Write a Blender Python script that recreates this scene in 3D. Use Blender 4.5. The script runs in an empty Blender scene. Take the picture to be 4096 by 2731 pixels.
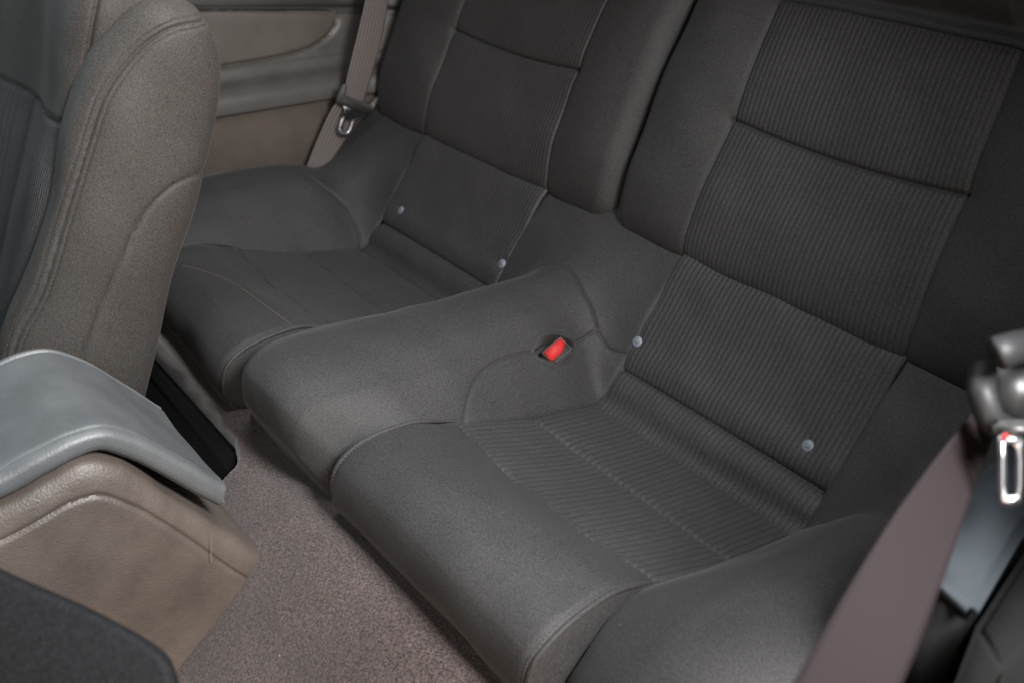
import bpy, bmesh, math, random
import numpy as np
from mathutils import Vector, Matrix
random.seed(4); RNG = np.random.RandomState(4)
sc = bpy.context.scene
COL = sc.collection

# ------------------------------------------------------------------ camera
cam_d = bpy.data.cameras.new('camera'); cam = bpy.data.objects.new('camera', cam_d); COL.objects.link(cam)
CAM = Vector((0.93852, -0.96356, 0.43400))
RIGHT = Vector((0.61120219, 0.78581219, 0.09450443)); DOWN = Vector((0.39829643, -0.20219476, -0.89469393)); FWD = Vector((-0.6839531, 0.58447967, -0.43656807))
m = Matrix((RIGHT, -DOWN, -FWD)).transposed().to_4x4(); m.translation = CAM
cam.matrix_world = m
cam_d.sensor_width = 36.0; cam_d.sensor_fit = 'HORIZONTAL'; cam_d.lens = 35.074
cam_d.clip_start = 0.02; cam_d.clip_end = 50
cam_d.dof.use_dof = True; cam_d.dof.focus_distance = 1.10; cam_d.dof.aperture_fstop = 5.0
sc.camera = cam

# ------------------------------------------------------------------ light
wd = bpy.data.worlds.new('World'); sc.world = wd; wd.use_nodes = True
bg = wd.node_tree.nodes['Background']; bg.inputs[0].default_value = (0.92, 0.94, 1.0, 1); bg.inputs[1].default_value = 0.008
def area(name, loc, target, sx, sy, energy, color):
    l = bpy.data.lights.new(name, 'AREA'); l.shape = 'RECTANGLE'; l.size = sx; l.size_y = sy; l.energy = energy; l.color = color
    o = bpy.data.objects.new(name, l); COL.objects.link(o); o.location = loc
    o.rotation_euler = (Vector(target) - Vector(loc)).to_track_quat('-Z', 'Y').to_euler()
    return o
area('open_door_skylight', (1.1, -0.45, 0.8), (0.0, -0.4, -0.1), 0.40, 0.40, 59, (1.0, 0.985, 0.98))
area('door_side_daylight', (1.8, -1.3, 0.6), (0.0, -0.4, -0.1), 0.6, 0.6, 4.5, (0.98, 1.0, 0.98))
area('ground_bounce_by_door', (1.25, -1.15, 0.0), (-0.2, -0.5, -0.1), 0.4, 0.4, 5.5, (1.0, 0.84, 0.70))
area('sill_bounce', (1.3, -1.1, -0.4), (-0.2, -0.5, -0.1), 0.5, 0.5, 5, (1.0, 0.66, 0.42))
area('windscreen_daylight', (-0.42, -1.12, 0.40), (-0.34, -0.7, 0.12), 0.25, 0.22, 1.7, (0.64, 0.88, 1.0))
area('overhead_fill', (0.0, -0.55, 1.1), (0.0, -0.4, -0.1), 0.4, 0.4, 10.5, (0.96, 0.99, 1.0))  # added overhead fill lamp; no roof opening is known there
sc.view_settings.view_transform = 'Standard'; sc.view_settings.look = 'None'; sc.view_settings.gamma = 1.0
sc.view_settings.exposure = -0.10

# ------------------------------------------------------------------ materials
def nd(nt, t, **kw):
    n = nt.nodes.new(t)
    for k, v in kw.items():
        if k in n.inputs: n.inputs[k].default_value = v
        else: setattr(n, k, v)
    return n
def mat_base(name, col, rough=0.8, sheen=0.0, metal=0.0, spec=0.5):
    m = bpy.data.materials.new(name); m.use_nodes = True; nt = m.node_tree; b = nt.nodes['Principled BSDF']
    b.inputs['Base Color'].default_value = (*col, 1); b.inputs['Roughness'].default_value = rough
    b.inputs['Metallic'].default_value = metal; b.inputs['Specular IOR Level'].default_value = spec
    if sheen: b.inputs['Sheen Weight'].default_value = sheen; b.inputs['Sheen Roughness'].default_value = 0.4
    return m, nt, b
def colour_ramp(nt, fac, lo, hi, p0=0.3, p1=0.7):
    r = nd(nt, 'ShaderNodeValToRGB'); e = r.color_ramp.elements
    e[0].position = p0; e[0].color = (*lo, 1); e[1].position = p1; e[1].color = (*hi, 1)
    nt.links.new(fac, r.inputs[0]); return r.outputs[0]
def mixc(nt, a, b, fac, mode='MULTIPLY'):
    n = nd(nt, 'ShaderNodeMix', data_type='RGBA', blend_type=mode)
    if isinstance(fac, float): n.inputs[0].default_value = fac
    else: nt.links.new(fac, n.inputs[0])
    for v, i in ((a, 6), (b, 7)):
        if isinstance(v, tuple): n.inputs[i].default_value = (*v, 1)
        else: nt.links.new(v, n.inputs[i])
    return n.outputs[2]
def fabric(name, col, weave=1.6e-3, bump=0.35, sheen=0.05, ribs=None, mottle=0.10, spec=0.36):
    """woven seat cloth; UV is in metres over the panel"""
    m, nt, b = mat_base(name, col, 0.66, sheen, spec=spec)
    L = nt.links
    uv = nd(nt, 'ShaderNodeUVMap'); sep = nd(nt, 'ShaderNodeSeparateXYZ'); L.new(uv.outputs[0], sep.inputs[0])
    geo = nd(nt, 'ShaderNodeTexCoord')
    n1 = nd(nt, 'ShaderNodeTexNoise', Scale=560.0, Detail=2.0); L.new(geo.outputs['Object'], n1.inputs['Vector'])
    n2 = nd(nt, 'ShaderNodeTexNoise', Scale=9.0, Detail=4.0, Roughness=0.6); L.new(geo.outputs['Object'], n2.inputs['Vector'])
    n3 = nd(nt, 'ShaderNodeTexNoise', Scale=330.0, Detail=1.0); L.new(geo.outputs['Object'], n3.inputs['Vector'])
    c = colour_ramp(nt, n1.outputs[0], tuple(v * 0.60 for v in col), tuple(v * 1.42 for v in col), 0.32, 0.70)
    lo = 1 - mottle
    c = mixc(nt, c, colour_ramp(nt, n2.outputs[0], (lo, lo, lo), (1.12, 1.10, 1.08), 0.3, 0.7), 1.0)
    # lines of the knit
    def wave(axis, pitch):
        mu = nd(nt, 'ShaderNodeMath', operation='MULTIPLY'); L.new(sep.outputs[axis], mu.inputs[0]); mu.inputs[1].default_value = 2 * math.pi / pitch
        s = nd(nt, 'ShaderNodeMath', operation='SINE'); L.new(mu.outputs[0], s.inputs[0]); return s.outputs[0]
    wx, wy = wave(0, weave), wave(1, weave * 1.25)
    w = nd(nt, 'ShaderNodeMath', operation='MULTIPLY'); L.new(wx, w.inputs[0]); L.new(wy, w.inputs[1])
    h = nd(nt, 'ShaderNodeMath', operation='MULTIPLY_ADD'); L.new(w.outputs[0], h.inputs[0]); h.inputs[1].default_value = 0.25; L.new(n3.outputs[0], h.inputs[2])
    if ribs:
        at = nd(nt, 'ShaderNodeAttribute', attribute_name='rib')
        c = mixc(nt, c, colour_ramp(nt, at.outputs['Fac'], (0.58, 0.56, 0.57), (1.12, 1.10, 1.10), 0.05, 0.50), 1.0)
        bars = wave(1, 2.4e-3)
        g = nd(nt, 'ShaderNodeMath', operation='SUBTRACT'); g.inputs[0].default_value = 1.0; L.new(at.outputs['Fac'], g.inputs[1])
        bb = nd(nt, 'ShaderNodeMath', operation='MULTIPLY'); L.new(bars, bb.inputs[0]); L.new(g.outputs[0], bb.inputs[1])
        h2 = nd(nt, 'ShaderNodeMath', operation='MULTIPLY_ADD'); L.new(bb.outputs[0], h2.inputs[0]); h2.inputs[1].default_value = 0.5; L.new(h.outputs[0], h2.inputs[2]); h = h2
    L.new(c, b.inputs['Base Color'])
    bp = nd(nt, 'ShaderNodeBump', Strength=bump, Distance=0.0006); L.new(h.outputs[0], bp.inputs['Height']); L.new(bp.outputs[0], b.inputs['Normal'])
    return m
def plastic(name, col, rough=0.5, grain=700.0, bump=0.3, spec=0.5, wear=0.2):
    m, nt, b = mat_base(name, col, rough, spec=spec); L = nt.links
    g = nd(nt, 'ShaderNodeTexCoord')
    v = nd(nt, 'ShaderNodeTexVoronoi', Scale=grain); L.new(g.outputs['Object'], v.inputs['Vector'])
    n = nd(nt, 'ShaderNodeTexNoise', Scale=grain * 0.6, Detail=3.0); L.new(g.outputs['Object'], n.inputs['Vector'])
    a = nd(nt, 'ShaderNodeMath', operation='ADD'); L.new(v.outputs['Distance'], a.inputs[0]); L.new(n.outputs[0], a.inputs[1])
    bp = nd(nt, 'ShaderNodeBump', Strength=bump, Distance=0.0005); L.new(a.outputs[0], bp.inputs['Height']); L.new(bp.outputs[0], b.inputs['Normal'])
    n2 = nd(nt, 'ShaderNodeTexNoise', Scale=14.0, Detail=5.0, Roughness=0.65); L.new(g.outputs['Object'], n2.inputs['Vector'])
    L.new(mixc(nt, col, colour_ramp(nt, n2.outputs[0], (1 - wear,) * 3, (1 + wear * 0.6,) * 3), 1.0), b.inputs['Base Color'])
    rr = nd(nt, 'ShaderNodeMapRange'); rr.inputs[3].default_value = rough - 0.07; rr.inputs[4].default_value = rough + 0.1
    L.new(n2.outputs[0], rr.inputs[0]); L.new(rr.outputs[0], b.inputs['Roughness'])
    return m
def carpet_mat():
    m, nt, b = mat_base('carpet_pile', (0.06, 0.05, 0.05), 0.95, 0.5, spec=0.15); L = nt.links
    g = nd(nt, 'ShaderNodeTexCoord')
    n1 = nd(nt, 'ShaderNodeTexNoise', Scale=380.0, Detail=5.0, Roughness=0.8); L.new(g.outputs['Object'], n1.inputs['Vector'])
    n2 = nd(nt, 'ShaderNodeTexNoise', Scale=11.0, Detail=4.0); L.new(g.outputs['Object'], n2.inputs['Vector'])
    c = colour_ramp(nt, n1.outputs[0], (0.004, 0.003, 0.0028), (0.105, 0.080, 0.075), 0.38, 0.66)
    c = mixc(nt, c, colour_ramp(nt, n2.outputs[0], (0.78, 0.76, 0.76), (1.12, 1.1, 1.1)), 1.0)
    L.new(c, b.inputs['Base Color'])
    w = nd(nt, 'ShaderNodeTexWave', Scale=140.0, Distortion=6.0); w.inputs['Detail'].default_value = 3.0
    mp = nd(nt, 'ShaderNodeMapping'); mp.inputs['Rotation'].default_value = (0, 0, 0.5); L.new(g.outputs['Object'], mp.inputs[0]); L.new(mp.outputs[0], w.inputs['Vector'])
    a = nd(nt, 'ShaderNodeMath', operation='MULTIPLY_ADD'); L.new(w.outputs['Fac'], a.inputs[0]); a.inputs[1].default_value = 0.06; L.new(n1.outputs[0], a.inputs[2])
    bp = nd(nt, 'ShaderNodeBump', Strength=0.8, Distance=0.0010); L.new(a.outputs[0], bp.inputs['Height']); L.new(bp.outputs[0], b.inputs['Normal'])
    return m
def webbing_mat(name, col, pitch=.0060, lo=.55, hi=1.35):
    m, nt, b = mat_base(name, col, 0.8, 0.0, spec=0.15); L = nt.links
    uv = nd(nt, 'ShaderNodeUVMap'); sep = nd(nt, 'ShaderNodeSeparateXYZ'); L.new(uv.outputs[0], sep.inputs[0])
    def wave(i, p):
        mu = nd(nt, 'ShaderNodeMath', operation='MULTIPLY'); L.new(sep.outputs[i], mu.inputs[0]); mu.inputs[1].default_value = 2 * math.pi / p
        s = nd(nt, 'ShaderNodeMath', operation='SINE'); L.new(mu.outputs[0], s.inputs[0]); return s.outputs[0]
    a, c = wave(0, pitch), wave(1, pitch / 2)
    s = nd(nt, 'ShaderNodeMath', operation='MULTIPLY_ADD'); L.new(c, s.inputs[0]); s.inputs[1].default_value = 0.35; L.new(a, s.inputs[2])
    mr = nd(nt, 'ShaderNodeMapRange'); mr.inputs[1].default_value = -1.3; mr.inputs[2].default_value = 1.3; L.new(s.outputs[0], mr.inputs[0])
    L.new(colour_ramp(nt, mr.outputs[0], tuple(v * lo for v in col), tuple(v * hi for v in col), 0.1, 0.9), b.inputs['Base Color'])
    bp = nd(nt, 'ShaderNodeBump', Strength=0.4, Distance=0.0006); L.new(mr.outputs[0], bp.inputs['Height']); L.new(bp.outputs[0], b.inputs['Normal'])
    return m
M = {
 'cloth': fabric('plain_seat_cloth', (0.0275, 0.0268, 0.0276)),
 'rib': fabric('ribbed_seat_cloth', (0.0300, 0.0297, 0.0304), ribs=True),
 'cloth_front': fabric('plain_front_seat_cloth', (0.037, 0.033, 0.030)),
 'nearledge': plastic('pale_ledge_plastic', (0.032, 0.038, 0.044), 0.8, 800.0, 0.1, spec=0.15),
 'thread': mat_base('grey_thread', (0.045, 0.043, 0.042), 0.7)[0],
 'capmark': mat_base('cap_mark', (0.075, 0.085, 0.10), 0.4)[0],
 'silldark': plastic('dark_sill_plastic', (0.014, 0.0135, 0.0135), 0.8, 600.0, 0.2),
 'jambblack': plastic('black_jamb_rubber', (0.008, 0.008, 0.008), 0.9, 600.0, 0.2, spec=0.1),
 'guideblack': plastic('black_guide_plastic', (0.014, 0.014, 0.015), 0.5, 900.0, 0.1, spec=0.3),
 'footwell_shade': mat_base('painted_footwell_shade', (0.004, 0.004, 0.004), 1.0, spec=0.05)[0],  # near-black colour standing for the shade in the far footwell
 'shaded_cloth': fabric('painted_shade_cloth', (0.011, 0.0115, 0.013), spec=0.04, sheen=0.0),  # seat cloth with the shade of its unlit side put into the colour
 'piping': fabric('piping_cloth', (0.028, 0.027, 0.027), mottle=0.1),
 'carpet': carpet_mat(),
 'panel': plastic('grained_trim_plastic', (0.076, 0.061, 0.051), 0.48, 520.0, 0.5),
 'ledge': plastic('smooth_trim_plastic', (0.056, 0.052, 0.048), 0.42, 800.0, 0.25),
 'insert': plastic('soft_door_insert', (0.066, 0.056, 0.048), 0.6, 900.0, 0.25),
 'darktrim': plastic('dark_trim_plastic', (0.018, 0.017, 0.016), 0.5, 600.0, 0.3),
 'lid': plastic('console_leatherette', (0.084, 0.090, 0.093), 0.45, 500.0, 0.35),
 'console': plastic('console_plastic', (0.074, 0.060, 0.051), 0.50, 420.0, 0.5, wear=0.3),
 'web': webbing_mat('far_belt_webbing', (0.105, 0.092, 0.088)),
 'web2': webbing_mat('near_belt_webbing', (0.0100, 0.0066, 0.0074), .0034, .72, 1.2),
 'black': plastic('black_moulded_plastic', (0.020, 0.020, 0.020), 0.38, 900.0, 0.15),
 'buckle': plastic('buckle_housing_plastic', (0.050, 0.050, 0.049), 0.40, 900.0, 0.15),
 'red': plastic('red_release_plastic', (0.52, 0.018, 0.018), 0.55, 900.0, 0.05, wear=0.08),
 'redmark': plastic('red_relief_letters', (0.28, 0.012, 0.012), 0.45, 900.0, 0.05, wear=0.05),
 'cap': plastic('grey_cap_plastic', (0.17, 0.19, 0.22), 0.35, 900.0, 0.08, spec=0.5, wear=0.12),
 'steel': mat_base('polished_steel', (0.42, 0.43, 0.45), 0.34, metal=1.0)[0],
 'shade_roof': mat_base('shade_roof_lining', (0.30, 0.29, 0.27), 0.95)[0],
 'lint': mat_base('pale_lint', (0.26, 0.25, 0.23), 0.9)[0],
 'crumb': mat_base('tan_crumb', (0.45, 0.34, 0.2), 0.8)[0],
 'scratch': mat_base('scuffed_plastic', (0.13, 0.115, 0.105), 0.6)[0],
}
# ------------------------------------------------------------------ maths
#GEO
def pchip(vals, t):
    """shape-preserving cubic through vals (n, ...) at 0..n-1, evaluated at t (k,)"""
    v = np.asarray(vals, float); n = len(v); d = np.diff(v, axis=0)
    m = np.zeros_like(v)
    prod = d[:-1] * d[1:]; s = d[:-1] + d[1:]
    hm = np.where(prod > 0, 2 * prod / np.where(np.abs(s) < 1e-12, 1, s), 0.0)
    # blend between harmonic (flat at extrema) and plain central slope for softer shapes
    m[1:-1] = 0.6 * hm + 0.4 * s * 0.5; m[0] = d[0]; m[-1] = d[-1]
    t = np.clip(np.asarray(t, float), 0, n - 1); i = np.minimum(t.astype(int), n - 2); f = t - i
    f = f.reshape(f.shape + (1,) * (v.ndim - 1))
    return (v[i] * (2*f**3 - 3*f**2 + 1) + m[i] * (f**3 - 2*f**2 + f) + v[i+1] * (-2*f**3 + 3*f**2) + m[i+1] * (f**3 - f**2))
def sm(a, b, x):
    t = np.clip((x - a) / (b - a), 0, 1); return t * t * (3 - 2 * t)

# seat profile in the (y, z) plane, from behind the crease to under the nose
SEAT = np.array([(.045,-.03),(.020,.006),(-.012,-.016),(-.050,-.083),(-.092,-.156),(-.126,-.199),(-.235,-.190),(-.352,-.164),
                 (-.420,-.147),(-.474,-.153),(-.510,-.180),(-.514,-.214),(-.494,-.256),(-.455,-.33)])
EDGE = np.array([(.045,-.03),(.020,.006),(-.040,-.066),(-.094,-.160),(-.126,-.203),(-.180,-.200),(-.260,-.189),(-.340,-.172),
                 (-.400,-.168),(-.450,-.182),(-.478,-.212),(-.483,-.25),(-.470,-.29),(-.44,-.34)])
RIDGE = np.array([(.045,-.03),(.020,.006),(-.034,-.036),(-.076,-.066),(-.122,-.081),(-.190,-.088),(-.270,-.096),(-.350,-.101),
                  (-.430,-.104),(-.502,-.112),(-.536,-.137),(-.536,-.172),(-.510,-.220),(-.475,-.29)])
OUTER = np.array([(.045,-.03),(.020,.006),(-.050,-.050),(-.128,-.096),(-.175,-.086),(-.225,-.084),(-.290,-.088),(-.360,-.096),
                  (-.420,-.108),(-.470,-.128),(-.508,-.160),(-.516,-.200),(-.50,-.245),(-.47,-.30)])
XA, XB = 0.140, 0.470
def seat_fn(U, V, side=1):
    """ribbed seat column; U 0..1 inner to outer edge, V station"""
    yz = pchip(SEAT, V.ravel()).reshape(V.shape + (2,))
    y, z = yz[..., 0].copy(), yz[..., 1].copy()
    b = 4 * U * (1 - U)
    y += -0.012 * b * np.exp(-((V - 7) / .8)**2) * (1 - U * .4) + 0.010 * b * np.exp(-((V - 6) / .7)**2)
    z += -0.010 * b * np.exp(-((V - 6.2) / 1.2)**2) + 0.006 * b * sm(7.5, 9, V)
    y += 0.006 * b * np.exp(-((V - 3) / 1.2)**2)
    if side < 0: y -= .010 * sm(8, 9.5, V) * sm(.5, .1, U)
    e = np.minimum(U, 1 - U) * (XB - XA)
    nose = sm(7.2, 9.0, V); r = .012
    k = np.where(e < r, r - np.sqrt(np.maximum(r*r - (r - e)**2, 0)), 0) * nose * .30
    y += k * sm(8.0, 10, V); z -= k * (1 - sm(9.0, 11, V))
    xa = XA - .006 * sm(7.2, 9.5, V); xb = XB + .006 * sm(7.2, 9.5, V)
    x = xa + (xb - xa) * U
    return np.stack([side * x, y, z], -1)
RS_X = np.array([0, .28, .57, .79, 1.0])
RS_ARC = np.array([1, .88, .52, .17, 0]); RS_MID = np.array([1, .93, .66, .32, 0]); RS_NOSE = np.array([1, .95, .76, .40, 0])
def shape_at(tab, t): return np.interp(t, np.linspace(0, 1, 101), tab)
def dense(xs, ys):
    q = np.linspace(0, 1, 101)
    # smooth the piecewise profile
    xx = np.concatenate([-xs[:0:-1], xs]); yy = np.concatenate([ys[:0:-1], ys])
    idx = np.interp(q, xx, np.arange(len(xx))); return pchip(yy, idx)
D_ARC, D_MID, D_NOSE = dense(RS_X, RS_ARC), dense(RS_X, RS_MID), dense(RS_X, RS_NOSE)
def ridge_fn(U, V):
    """centre column between the seats; U -1..1 across"""
    t = np.abs(U)
    e = pchip(EDGE, V.ravel()).reshape(V.shape + (2,)); c = pchip(RIDGE, V.ravel()).reshape(V.shape + (2,))
    a = shape_at(D_ARC, t); m_ = shape_at(D_MID, t); n_ = shape_at(D_NOSE, t)
    w1 = sm(2.6, 5.0, V); w2 = sm(7.5, 9.5, V)
    s = (a * (1 - w1) + m_ * w1) * (1 - w2) + n_ * w2
    yz = e + (c - e) * s[..., None]
    x = U * (0.147 - .023 * sm(7.9, 9.6, V))
    z = yz[..., 1] - 0.004 * sm(.93, 1.0, t)
    return np.stack([x, yz[..., 0], z], -1)
OX = np.array([.466, .49, .52, .56, .605, .655]); OS = np.array([0, .30, .60, .90, 1.0, .86])
def outer_fn(U, V, side=1):
    """outboard bolster column; U 0..1 inner to door side"""
    e = pchip(EDGE, V.ravel()).reshape(V.shape + (2,)); c = pchip(OUTER, V.ravel()).reshape(V.shape + (2,))
    q = U * (len(OX) - 1)
    x = pchip(OX, q.ravel()).reshape(q.shape); s = pchip(OS, q.ravel()).reshape(q.shape)
    narrow = sm(2.2, 4.5, V); s2 = s * narrow + (s ** 2.2) * (1 - narrow)
    yz = e + (c - e) * s2[..., None]
    x = x + .024 * (1 - U) * sm(7.4, 9.5, V)
    return np.stack([side * x, yz[..., 0], yz[..., 1]], -1)
BACK = np.array([(.075,-.035),(.024,-.032),(-.006,-.014),(-.011,.012),(-.004,.060),(.013,.110),(.031,.166),(.052,.225),(.078,.280),(.098,.312),
                 (.122,.326),(.130,.360),(.140,.40),(.150,.45)])
BXA = np.array([.140,.140,.140,.140,.143,.146,.148,.145,.139,.134,.132,.132,.134,.134])
BXB = np.array([.469,.469,.469,.468,.466,.463,.460,.455,.448,.443,.441,.441,.441,.441])
def back_fn(U, V, side=1):
    """seat back; U 0..3: inner edge, insert edges at 1 and 2, outer edge at 3; V station up the back"""
    yz = pchip(BACK, V.ravel()).reshape(V.shape + (2,))
    xa = pchip(BXA, V.ravel()).reshape(V.shape); xb = pchip(BXB, V.ravel()).reshape(V.shape)
    xi, xo = 0.002 + .012 * sm(3, 1.0, V), 0.640 - .02 * sm(3, 1, V)
    x = np.where(U < 1, xi + (xa - xi) * U, np.where(U < 2, xa + (xb - xa) * (U - 1), xb + (xo - xb) * (U - 2)))
    y, z = yz[..., 0].copy(), yz[..., 1].copy()
    up = sm(2.2, 5, V)
    bi = np.clip(U, 0, 1); bo = np.clip(U - 2, 0, 1); b = np.clip(U - 1, 0, 1)
    y -= .016 * np.sin(np.pi * np.clip(bi, 0, 1)) ** 1.0 * (U < 1) * up
    y -= .020 * np.sin(np.pi * np.clip(bo, 0, 1)) * (U >= 2) * up
    y += .006 * 4 * b * (1 - b) * (U >= 1) * (U < 2) * up
    z -= .010 * 4 * b * (1 - b) * np.exp(-((V - 6) / .8)**2)
    y -= .055 * sm(9.3, 11.5, V) * sm(1.0, 1.08, U) * sm(2.0, 1.92, U)
    r = .030; e = np.minimum(x - xi, xo - x)
    k = np.where(e < r, r - np.sqrt(np.maximum(r*r - (r - e)**2, 0)), 0)
    y += k * 1.1
    return np.stack([side * x, y, z], -1)
#ENDGEO

# ------------------------------------------------------------------ mesh helpers
def tag(o, label=None, cat=None, group=None, kind=None):
    if label: o['label'] = label
    if cat: o['category'] = cat
    if group: o['group'] = group
    if kind: o['kind'] = kind
    return o
def thing(name, label, cat, loc=(0, 0, 0), group=None):
    o = bpy.data.objects.new(name, None); COL.objects.link(o); o.location = loc; o.empty_display_size = .05
    return tag(o, label, cat, group)
def link(name, me, mat, parent=None, label=None):
    o = bpy.data.objects.new(name, me); COL.objects.link(o)
    if mat: me.materials.clear(); me.materials.append(mat)
    if parent:
        o.parent = parent
        o.matrix_parent_inverse = Matrix.Translation(-parent.location) if parent.parent is None else Matrix.Identity(4)
    if label: o['label'] = label
    return o
def mesh_np(name, P, F, uv=None, rib=None, smooth=True):
    me = bpy.data.meshes.new(name)
    F = np.asarray(F, np.int32); P = np.asarray(P, np.float32)
    me.vertices.add(len(P)); me.vertices.foreach_set('co', P.ravel())
    me.loops.add(F.size); me.loops.foreach_set('vertex_index', F.ravel())
    me.polygons.add(len(F)); k = F.shape[1]
    me.polygons.foreach_set('loop_start', np.arange(0, F.size, k, dtype=np.int32))
    me.polygons.foreach_set('loop_total', np.full(len(F), k, np.int32))
    me.polygons.foreach_set('use_smooth', np.full(len(F), smooth, bool))
    if uv is not None:
        l = me.uv_layers.new(name='UVMap'); l.data.foreach_set('uv', np.asarray(uv, np.float32)[F.ravel()].ravel())
    if rib is not None:
        a = me.attributes.new('rib', 'FLOAT', 'POINT'); a.data.foreach_set('value', np.asarray(rib, np.float32))
    me.update(calc_edges=True); me.validate(clean_customdata=False)
    return me
def bm_obj(name, bm, mat, parent=None, smooth=True, label=None):
    bmesh.ops.recalc_face_normals(bm, faces=bm.faces)
    me = bpy.data.meshes.new(name); bm.to_mesh(me); bm.free()
    for p in me.polygons: p.use_smooth = smooth
    return link(name, me, mat, parent, label)
def poly_dist(P, Q):
    """distance of points P (n,3) to a densely sampled polyline Q (k,3)"""
    d = np.full(len(P), 9.0)
    for s in range(0, len(P), 20000):
        p = P[s:s+20000].astype(np.float32)
        dd = ((p[:, None, :] - Q[None].astype(np.float32))**2).sum(-1); d[s:s+20000] = np.sqrt(dd.min(1))
    return d
class Surf:
    """a sheet over (U, V) values with seams pressed in and, where asked, ribs raised"""
    def __init__(s, fn, us, vs, flip=False, orient='cam'):
        s.us, s.vs = np.asarray(us, float), np.asarray(vs, float)
        s.U, s.V = np.meshgrid(s.us, s.vs); s.P = fn(s.U, s.V); s.fn = fn
        du = np.gradient(s.P, axis=1); dv = np.gradient(s.P, axis=0)
        n = np.cross(du, dv); n /= np.linalg.norm(n, axis=-1, keepdims=True) + 1e-12
        s.N = n
        if orient == 'cam' and np.median(((np.array(CAM) - s.P) * n).sum(-1)) < 0: s.N = -n
        if orient == 'out' and np.median(((s.P - s.P.mean(axis=1, keepdims=True)) * n).sum(-1)) < 0: s.N = -n
        s.flip = bool((s.N * n).sum() < 0); s.D = np.zeros(s.U.shape); s.R = np.full(s.U.shape, 0.5)
        L = np.linalg.norm(np.diff(s.P, axis=0), axis=-1); s.vm = np.concatenate([np.zeros((1, L.shape[1])), np.cumsum(L, 0)])
        mid = L.shape[1] // 2; s.vm = np.repeat(s.vm[:, mid:mid+1], len(s.us), 1)
        L = np.linalg.norm(np.diff(s.P, axis=1), axis=-1); s.um = np.repeat(np.concatenate([[0], np.cumsum(L.mean(0))])[None], len(s.vs), 0)
    def curve(s, uv, n=240):
        uv = np.asarray(uv, float); q = np.linspace(0, len(uv) - 1, n); c = pchip(uv, q)
        return s.fn(c[:, 0][None], c[:, 1][None])[0]
    def seam(s, uv, depth=.004, w=.0022, depth2=.003, w2=.012, n=300, mask=None):
        Q = s.curve(uv, n); d = poly_dist(s.P.reshape(-1, 3), Q).reshape(s.U.shape)
        k = -depth * np.exp(-(d / w)**2) - depth2 * np.exp(-d / w2)
        if mask is not None: k = k * mask(s.U, s.V)
        s.D += k; return s
    def bump(s, f): s.D += f(s.U, s.V); return s
    def ribs(s, coord, count, amp, mask):
        ph = coord(s.U, s.V) * count * 2 * np.pi
        r = 0.5 - 0.5 * np.cos(ph); r = r ** 0.6
        s.D += amp * (r - .5) * mask(s.U, s.V); s.R = np.where(mask(s.U, s.V) > 0, r, s.R); return s
    def noise(s, amp=.0008, freq=28):
        P = s.P * freq
        q = np.sin(P[..., 0]*1.3 + 1.7*np.sin(P[..., 1]*.9)) * np.sin(P[..., 1]*1.1 + P[..., 2]*1.9 + 1.3*np.sin(P[..., 0]*.7))
        q += .5 * np.sin(P[..., 0]*2.9 + P[..., 2]*2.1 + 2) * np.sin(P[..., 1]*3.1 + 1)
        s.D += amp * q; return s
    def part(s, name, mask, mat, parent, label=None):
        PP = s.P + s.N * s.D[..., None]
        nv, nu = s.U.shape
        uc = .5 * (s.us[:-1] + s.us[1:]); vc = .5 * (s.vs[:-1] + s.vs[1:]); UC, VC = np.meshgrid(uc, vc)
        sel = mask(UC, VC) if mask else np.ones(UC.shape, bool)
        idx = np.arange(nv * nu).reshape(nv, nu)
        F = np.stack([idx[:-1, :-1], idx[:-1, 1:], idx[1:, 1:], idx[1:, :-1]], -1)[sel]
        if s.flip: F = F[:, ::-1]
        used, inv = np.unique(F.ravel(), return_inverse=True)
        me = mesh_np(name, PP.reshape(-1, 3)[used], inv.reshape(F.shape), np.stack([s.um, s.vm], -1).reshape(-1, 2)[used], s.R.ravel()[used])
        return link(name, me, mat, parent, label)
def frames(pts, up=None):
    pts = [Vector(p) for p in pts]; out = []; n = None
    for i, p in enumerate(pts):
        t = (pts[min(i+1, len(pts)-1)] - pts[max(i-1, 0)]).normalized()
        if n is None:
            a = Vector(up) if up else (Vector((0, 0, 1)) if abs(t.z) < .9 else Vector((1, 0, 0)))
            n = (a - t * a.dot(t)).normalized()
        else: n = (n - t * n.dot(t)).normalized()
        out.append((p, t, n, t.cross(n)))
    return out
def tube_mesh(name, pts, r, seg=10, taper=None):
    V, F, UV = [], [], []; fr = frames(pts); L = 0
    for i, (p, t, n, b) in enumerate(fr):
        if i: L += (p - fr[i-1][0]).length
        rr = r * (taper(i / (len(fr) - 1)) if taper else 1)
        for k in range(seg):
            a = 2*math.pi*k/seg; V.append(p + (n*math.cos(a) + b*math.sin(a)) * rr); UV.append((k * r * 6.3 / seg, L))
    for i in range(len(fr)-1):
        for k in range(seg): k2 = (k+1) % seg; F.append((i*seg+k, i*seg+k2, (i+1)*seg+k2, (i+1)*seg+k))
    return mesh_np(name, V, F, UV)
def resample(pts, n):
    pts = np.asarray(pts, float); return pchip(pts, np.linspace(0, len(pts)-1, n))
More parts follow.
